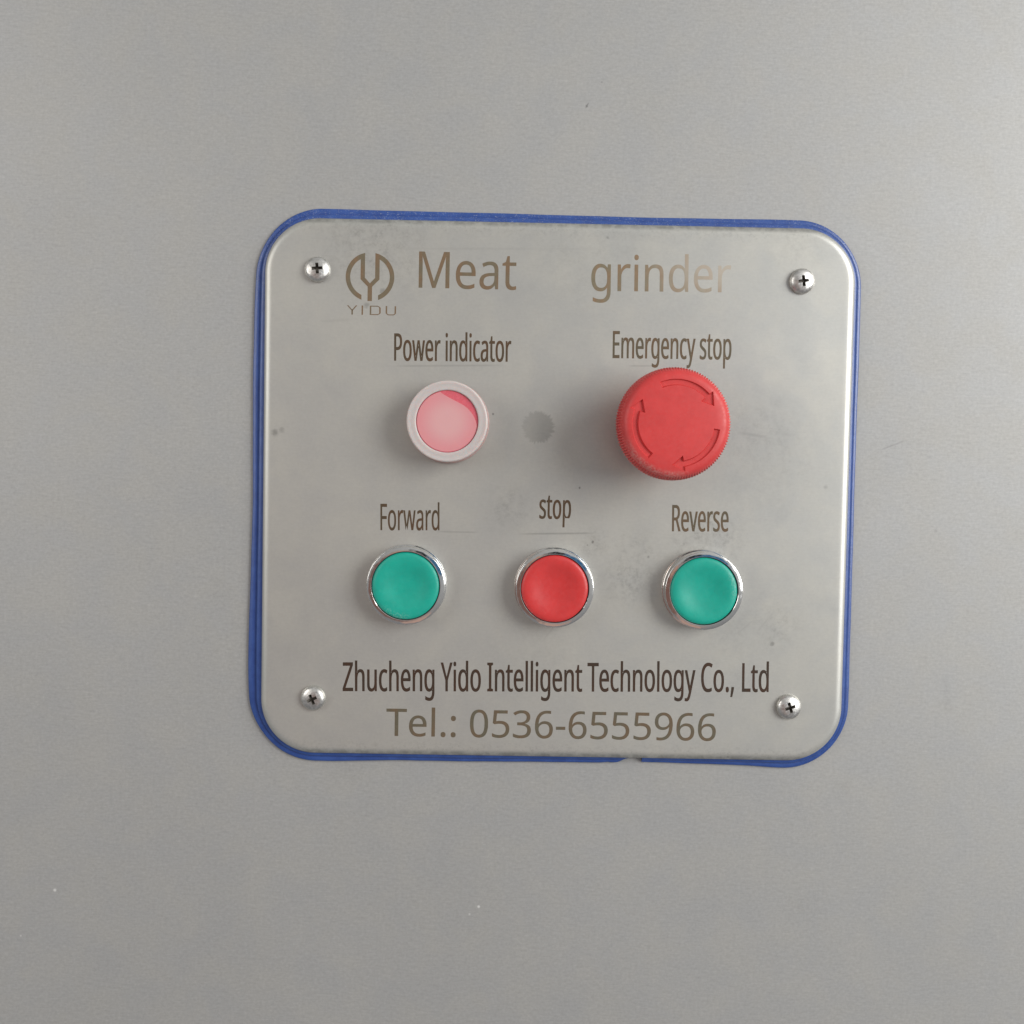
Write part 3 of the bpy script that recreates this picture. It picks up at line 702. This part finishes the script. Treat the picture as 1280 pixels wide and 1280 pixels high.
# ------------------------------------------------------------------ lettering
def text_mesh(name, text, p0, p1, cap_mm, material, parent, gx=0.0, gy=0.0):
    """lay text along p0 -> p1 (baseline ends, mm): glyphs keep the cap height cap_mm and are squeezed to the length;
    gx, gy fatten the strokes by that many mm"""
    loops = []
    x = 0.0
    for ch in text:
        adv, data = GLYPHS[ch]
        for sp in (data.split('|') if data else []):
            pts = [tuple(float(q) for q in p.split(',')) for p in sp.split(' ')]
            loop = []
            for k, A in enumerate(pts):
                B = pts[(k + 1) % len(pts)]
                q0, q1, q2, q3 = A[2:4], A[4:6], B[0:2], B[2:4]
                cr = abs((q1[0] - q0[0]) * (q3[1] - q0[1]) - (q1[1] - q0[1]) * (q3[0] - q0[0])) / (math.dist(q0, q3) + 1e-6)
                cr += abs((q2[0] - q0[0]) * (q3[1] - q0[1]) - (q2[1] - q0[1]) * (q3[0] - q0[0])) / (math.dist(q0, q3) + 1e-6)
                ns = 1 if cr < 3.0 else 6
                for s in range(ns):
                    f = s / ns
                    g = 1 - f
                    loop.append((g ** 3 * q0[0] + 3 * g * g * f * q1[0] + 3 * g * f * f * q2[0] + f ** 3 * q3[0] + x,
                                 g ** 3 * q0[1] + 3 * g * g * f * q1[1] + 3 * g * f * f * q2[1] + f ** 3 * q3[1]))
            clean = []
            for p in loop:
                if not clean or math.dist(p, clean[-1]) > 6.0:
                    clean.append(p)
            if len(clean) > 2 and math.dist(clean[0], clean[-1]) <= 6.0:
                clean.pop()
            loops.append(clean)
        x += adv
    xs = [p[0] for L in loops for p in L]
    xmin, xmax = min(xs), max(xs)
    (u0, v0), (u1, v1) = p0, p1
    Lm = math.hypot(u1 - u0, v1 - v0)
    ca, sa = (u1 - u0) / Lm, (v1 - v0) / Lm
    k = (Lm - 2 * gx) / (xmax - xmin)
    cu = bpy.data.curves.new('tmp_text', 'CURVE')
    cu.dimensions = '2D'
    cu.fill_mode = 'BOTH'
    for L in loops:
        P2 = [((p[0] - xmin) * k + gx, p[1] * cap_mm / 1000) for p in L]
        n = len(P2)
        out = []
        for q in range(n):
            a, b, c = P2[q - 1], P2[q], P2[(q + 1) % n]
            e1 = Vector((b[0] - a[0], b[1] - a[1])).normalized()
            e2 = Vector((c[0] - b[0], c[1] - b[1])).normalized()
            n1, n2 = Vector((-e1.y, e1.x)), Vector((-e2.y, e2.x))    # outlines run clockwise: left is outside
            m = n1 + n2
            ml = m.length
            m = m / ml * min(2.0 / ml, 1.3) if ml > 0.2 else n1
            out.append((b[0] + m.x * gx, b[1] + m.y * gy))
        s = cu.splines.new('POLY')
        s.points.add(n - 1)
        s.use_cyclic_u = True
        for sp, (lx, ly) in zip(s.points, out):
            sp.co = (u0 + lx * ca - ly * sa, v0 + lx * sa + ly * ca, 0, 1)
    o = bpy.data.objects.new('tmp_text', cu)
    COL.objects.link(o)
    dg = bpy.context.evaluated_depsgraph_get()
    me = bpy.data.meshes.new_from_object(o.evaluated_get(dg))
    bpy.data.objects.remove(o)
    bpy.data.curves.remove(cu)
    for v in me.vertices:
        v.co = (v.co.x * MM, v.co.y * MM, 5.02 * MM)
    me.name = name
    me.materials.clear()
    me.materials.append(material)
    ob = bpy.data.objects.new(name, me)
    COL.objects.link(ob)
    ob.parent = parent
    return ob


def flat_mesh(name, polys, material, parent, w=5.02):
    bm = bmesh.new()
    for poly in polys:
        f = bm.faces.new([bm.verts.new((x * MM, y * MM, w * MM)) for x, y in poly])
    bmesh.ops.triangulate(bm, faces=bm.faces)
    bm.normal_update()
    for f in bm.faces:
        if f.normal.z < 0:
            f.normal_flip()
    return link_mesh(name, bm, material, parent)


ink_title = ink('etched_brown_title', (0.200, 0.152, 0.104))
ink_glare = ink('etched_glare_title', (0.25, 0.195, 0.135), 0.3, 0.3, glare_right)
ink_dark = ink('etched_dark_brown', (0.060, 0.037, 0.026))
ink_mid = ink('etched_mid_brown', (0.100, 0.066, 0.041))
ink_soft = ink('etched_soft_brown', (0.138, 0.104, 0.070))
ink_tel = ink('etched_grey_brown', (0.150, 0.122, 0.088))

text_mesh('lettering', 'Meat', (-52.8, 75.15), (-16.6, 75.12), 13.35, ink_title, plate, 0.04, 0.0)
o = text_mesh('lettering', 'grinder', (11.3, 75.3), (63.3, 75.75), 13.1, ink_glare, plate, 0.03, 0.0)
o['label'] = 'title word at the right, paling in painted glare'
text_mesh('lettering', 'Power indicator', (-61.5, 48.05), (-17.9, 48.5), 10.05, ink_mid, plate, 0.13, 0.05)
text_mesh('lettering', 'Emergency stop', (19.8, 50.6), (64.2, 50.9), 10.0, ink_soft, plate, 0.13, 0.05)
text_mesh('lettering', 'Forward', (-65.7, -15.2), (-43.6, -14.85), 9.8, ink_mid, plate, 0.07, 0.05)
text_mesh('lettering', 'stop', (-6.35, -9.75), (5.55, -9.8), 9.3, ink_mid, plate, 0.13, 0.05)
text_mesh('lettering', 'Reverse', (43.6, -13.65), (64.9, -13.35), 9.85, ink_soft, plate, 0.13, 0.05)
o = text_mesh('lettering', 'Zhucheng Yido Intelligent Technology Co., Ltd', (-79.1, -76.2), (81.75, -73.8), 10.85, ink_dark, plate, 0.14, 0.06)
o['label'] = 'long narrow dark brown line of writing'
text_mesh('lettering', 'Tel.: 0536-6555966', (-62.5, -92.95), (62.15, -92.85), 10.35, ink_tel, plate, 0.05, 0.03)

# emblem: a split ring whose upper arms run down into a forked stem
cx, cy, ro, ri = -70.85, 78.75, 9.0, 7.35


def emblem_half(s):
    bar = 1.6
    x_out, x_in = 1.9, 1.9 + bar          # slot edge and outer edge of the upright bar
    quads = []
    ao0, ao1 = math.degrees(math.acos(x_in / ro)), -70.0
    xb = ro * math.cos(math.radians(ao1))
    ai0, ai1 = math.degrees(math.acos(x_in / ri)), -math.degrees(math.acos(xb / ri))
    N = 40
    o = [(ro * math.cos(math.radians(ao0 + (ao1 - ao0) * i / N)), ro * math.sin(math.radians(ao0 + (ao1 - ao0) * i / N))) for i in range(N + 1)]
    q = [(ri * math.cos(math.radians(ai0 + (ai1 - ai0) * i / N)), ri * math.sin(math.radians(ai0 + (ai1 - ai0) * i / N))) for i in range(N + 1)]
    for i in range(N):
        quads.append([o[i], o[i + 1], q[i + 1], q[i]])
    top = lambda x: math.sqrt(ro ** 2 - x ** 2)
    quads.append([(x_out, top(x_out)), (x_in, top(x_in)), (x_in, -0.9), (x_out, -0.3)])
    quads.append([(x_out, -0.3), (x_in, -0.9), (0.82, -3.6), (0.0, -2.35)])
    quads.append([(0.0, -2.35), (0.82, -3.6), (0.82, -8.9), (0.0, -8.9)])
    return [[(cx + s * x, cy + y) for x, y in p] for p in quads]


flat_mesh('emblem', emblem_half(-1) + emblem_half(1), ink_title, plate)


def strokes(name, segs, hw_x, hw_y, material, parent):
    """thin wide letters drawn as bars: (x0, y0, x1, y1)"""
    polys = []
    for x0, y0, x1, y1 in segs:
        if abs(x1 - x0) < 1e-6:
            polys.append([(x0 - hw_x, y0), (x0 + hw_x, y0), (x0 + hw_x, y1), (x0 - hw_x, y1)])
        elif abs(y1 - y0) < 1e-6:
            polys.append([(x0, y0 - hw_y), (x1, y0 - hw_y), (x1, y0 + hw_y), (x0, y0 + hw_y)])
        else:
            polys.append([(x0 - hw_x, y0), (x0 + hw_x, y0), (x1 + hw_x, y1), (x1 - hw_x, y1)])
    return flat_mesh(name, polys, material, parent)


bx, by, bh = -79.3, 64.75, 3.4
sg = [(bx + 0.3, by + bh, bx + 2.0, by + bh * 0.45), (bx + 3.6, by + bh, bx + 2.0, by + bh * 0.45), (bx + 2.0, by, bx + 2.0, by + bh * 0.45),
      (bx + 5.75, by, bx + 5.75, by + bh),
      (bx + 8.8, by, bx + 8.8, by + bh), (bx + 9.05, by + bh - 0.15, bx + 11.6, by + bh - 0.15), (bx + 9.05, by + 0.15, bx + 11.6, by + 0.15),
      (bx + 12.3, by + 0.7, bx + 12.3, by + bh - 0.7), (bx + 11.6, by + 0.15, bx + 12.3, by + 0.7), (bx + 11.6, by + bh - 0.15, bx + 12.3, by + bh - 0.7),
      (bx + 14.7, by + 0.7, bx + 14.7, by + bh), (bx + 18.0, by + 0.7, bx + 18.0, by + bh), (bx + 15.3, by + 0.15, bx + 17.4, by + 0.15),
      (bx + 14.7, by + 0.7, bx + 15.3, by + 0.15), (bx + 18.0, by + 0.7, bx + 17.4, by + 0.15)]
strokes('emblem_lettering', sg, 0.27, 0.17, ink_title, plate)


# ------------------------------------------------------------------ push buttons
def make_button(label, u, v, cap_material, spin):
    root = thing('push_button', label, 'push button', u, v, 5.0, 'chrome ringed push buttons in the lower row', spin)
    prof = ([(12.75, 0.0), (14.85, 0.0), (14.95, 0.15), (14.95, 0.75), (14.8, 0.95), (14.5, 1.0), (14.45, 1.2), (14.45, 6.25)]
            + arc_pts(14.23, 6.3, 0.22, 0, 78, 5) + [(13.6, 6.64), (13.0, 6.73), (12.84, 6.74), (12.74, 6.66), (12.70, 6.4), (12.70, 3.0)])
    link_mesh('bezel', lathe(prof, 128), chrome_m, root, 40)
    link_mesh('inner_sleeve', lathe([(12.69, 2.5), (12.69, 5.9), (12.6, 5.95), (12.3, 5.8), (12.3, 2.5)], 96), black_m, root, 40)
    prof = [(12.50, 2.6), (12.50, 5.7)]
    for i in range(1, 9):
        a = math.radians(90 * i / 8)
        prof.append((10.3 + 2.2 * math.cos(a) ** 0.8 if i < 8 else 10.3, 5.7 + 1.1 * math.sin(a)))
    for i in range(1, 17):
        r = 10.3 * (1 - i / 16)
        prof.append((r, 6.8 - 1.25 * (0.5 + 0.5 * math.cos(PI * (r / 10.3) ** 1.4))))
    link_mesh('button_cap', lathe(prof, 128), cap_material, root, 60)
    return root


b1 = make_button('green push button in a chrome ring, mounted below the Forward lettering', -55.4, -35.3, green_cap_m, 0.2)
b2 = b1.copy()
COL.objects.link(b2)
for ch in b1.children:
    c2 = ch.copy()
    COL.objects.link(c2)
    c2.parent = b2
b2['label'] = 'green push button in a chrome ring, mounted below the Reverse lettering'
b2.matrix_world = Matrix.Translation(P(55.1, -35.3, 5.0)) @ PANEL @ Matrix.Rotation(2.3, 4, 'Z')
b3 = make_button('red concave push button in a chrome ring between the two green buttons', -0.25, -35.4, red_cap_m, 1.2)

# ------------------------------------------------------------------ indicator lamp
lamp = thing('indicator_lamp', 'round pink indicator lamp in a frosted white ring, unlit', 'indicator lamp', -40.85, 25.45, 5.0)
link_mesh('lamp_base', lathe([(13.0, 0.0), (15.1, 0.0), (15.25, 0.3), (15.2, 2.6), (14.9, 3.0), (14.2, 3.02)], 128), pink_base_m, lamp, 40)
prof = ([(14.0, 3.0), (14.55, 3.05), (14.75, 3.3), (14.75, 11.0)] + arc_pts(14.15, 11.0, 0.6, 0, 95, 7)
        + [(13.6, 11.50), (13.1, 11.44), (12.6, 11.46), (12.0, 11.52)] + arc_pts(11.75, 11.05, 0.45, 80, 180, 6) + [(11.28, 10.3), (11.0, 10.2)])
link_mesh('ring', lathe(prof, 128), frost_m, lamp, 50)
link_mesh('lens', lathe([(11.3, 9.9), (11.26, 10.72), (9.0, 10.78), (5.0, 10.84), (0.0, 10.86)], 96), lens_m, lamp, 40)
lens_reflection = []  # the lens's reflected veil, shaped as a thin pale disc
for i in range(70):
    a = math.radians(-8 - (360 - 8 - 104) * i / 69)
    lens_reflection.append((10.98 * math.cos(a), 10.98 * math.sin(a)))
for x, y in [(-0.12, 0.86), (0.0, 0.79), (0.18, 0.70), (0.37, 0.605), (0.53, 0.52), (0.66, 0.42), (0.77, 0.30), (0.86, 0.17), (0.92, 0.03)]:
    lens_reflection.append((x * 11.3, y * 11.3))
bm = prism(lens_reflection, 10.80, 10.95)
link_mesh('lens_reflection', bm, lens_reflection_m, lamp, 40)

# ------------------------------------------------------------------ emergency stop
stop = thing('emergency_stop_button', 'large red mushroom button with three engraved turning arrows', 'emergency stop', 39.45, 25.55, 5.0)
link_mesh('collar', lathe([(10.5, 0.0), (14.8, 0.0), (14.9, 1.6), (14.2, 2.2), (11.2, 2.3), (11.0, 15.0)], 96), black_m, stop, 40)
TEETH, PER = 124, 4
prof = ([(8.0, 14.6), (15.0, 14.4), (18.6, 15.2), (19.35, 16.2), (19.75, 17.0), (19.95, 18.5), (19.95, 21.0), (19.9, 24.0), (19.85, 26.3)]
        + [(19.6, 27.4), (18.95, 28.5), (18.4, 29.35), (17.75, 30.0), (17.0, 30.4), (16.2, 30.6), (14.3, 30.78), (12.0, 30.92), (9.0, 31.06), (5.0, 31.18), (0.0, 31.22)])


def knurl(i, k, r):
    amt = {3: 0.2, 4: 0.45, 5: 0.62, 6: 0.62, 7: 0.62, 8: 0.6, 9: 0.48, 10: 0.22}.get(k, 0.0)
    return r + amt * (0.5 * math.cos(2 * PI * i / PER) - 0.5)


bm = lathe(prof, TEETH * PER, closed_bottom=True, mod=knurl)


def pol(r, a):
    return (r * math.cos(math.radians(a)), r * math.sin(math.radians(a)))


def arrow(off, g):
    """outline of one turning arrow, grown by g mm"""
    ga = math.degrees(g / 14.3)
    a0, a1, a2 = 113 + off + ga, 43 + off, 25.5 + off - 1.6 * ga
    ab = a1 - 0.5 + ga
    pts = [pol(15.4 + g, a0 + (a1 + ga - a0) * i / 18) for i in range(19)]
    pts += [pol(17.1 + 1.7 * g, ab), pol(14.4, a2), pol(11.5 - 1.7 * g, ab)]
    pts += [pol(13.2 - g, a1 + ga + (a0 - a1 - ga) * i / 18) for i in range(19)]
    return pts


cut = []
for k in range(3):
    pb = bmesh.new()
    lo = [pb.verts.new((x * MM, y * MM, 30.0 * MM)) for x, y in arrow(-120 * k, -0.30)]
    hi = [pb.verts.new((x * MM, y * MM, 31.8 * MM)) for x, y in arrow(-120 * k, 0.45)]
    for i in range(len(lo)):
        q = (i + 1) % len(lo)
        pb.faces.new((lo[i], lo[q], hi[q], hi[i]))
    pb.faces.new(hi)
    pb.faces.new(list(reversed(lo)))
    bmesh.ops.recalc_face_normals(pb, faces=pb.faces)
    cut.append(pb)
bm = carve(bm, cut)
link_mesh('mushroom_head', bm, red_head_m, stop, 38)

# ------------------------------------------------------------------ screws
def screw_bm():
    prof = [(3.0, 0.0), (4.45, 0.0), (4.7, 0.25), (4.72, 0.8), (4.62, 1.3), (4.35, 1.8), (3.85, 2.2), (3.1, 2.5), (2.0, 2.74), (1.0, 2.83), (0.0, 2.85)]
    bm = lathe(prof, 64, closed_bottom=True)
    cut = []
    for rot in (0, 90):
        pb = bmesh.new()
        L0, L1, w0, w1 = 1.0, 2.35, 0.32, 0.64
        lo = [(-L0, -w0, 0.7), (L0, -w0, 0.7), (L0, w0, 0.7), (-L0, w0, 0.7)]
        hi = [(-L1, -w1, 3.4), (L1, -w1, 3.4), (L1, w1, 3.4), (-L1, w1, 3.4)]
        M = Matrix.Rotation(math.radians(rot), 3, 'Z')
        lo = [pb.verts.new(M @ Vector(p) * MM) for p in lo]
        hi = [pb.verts.new(M @ Vector(p) * MM) for p in hi]
        for i in range(4):
            j = (i + 1) % 4
            pb.faces.new((lo[i], lo[j], hi[j], hi[i]))
        pb.faces.new(hi)
        pb.faces.new(list(reversed(lo)))
        bmesh.ops.recalc_face_normals(pb, faces=pb.faces)
        cut.append(pb)
    return carve(bm, cut)


sb = screw_bm()
for f in sb.faces:
    c = f.calc_center_median() / MM
    r = math.hypot(c.x, c.y)
    if r < 2.6 and 0.3 < c.z < 2.68 - 0.05 * r * r - 0.1:
        f.material_index = 1
first = link_mesh('screw', sb, screw_m, None, 35)
first.data.materials.append(recess_m)
spots = [(-90.2, 80.95, 5, -4, 3, 'steel cross-head screw at the top left corner of the plate, beside the round emblem'),
         (89.6, 80.3, 8, 2, 3, 'steel cross-head screw at the top right corner of the plate, beside the title word paling in painted glare'),
         (-90.0, -78.9, 24, 3, -5, 'steel cross-head screw at the bottom left corner of the plate'),
         (89.3, -79.3, 18, -2, 3, 'steel cross-head screw at the bottom right corner, below the end of the long writing')]
for i, (u, v, rot, tx, ty, lab) in enumerate(spots):
    s = first if i == 0 else first.copy()
    if i:
        COL.objects.link(s)
    s.matrix_world = (Matrix.Translation(P(u, v, 4.9)) @ PANEL @ Matrix.Rotation(math.radians(tx), 4, 'X') @ Matrix.Rotation(math.radians(ty), 4, 'Y')
                      @ Matrix.Rotation(math.radians(rot), 4, 'Z'))
    s['label'] = lab
    s['category'] = 'screw'
    s['group'] = 'screws holding the plate corners'
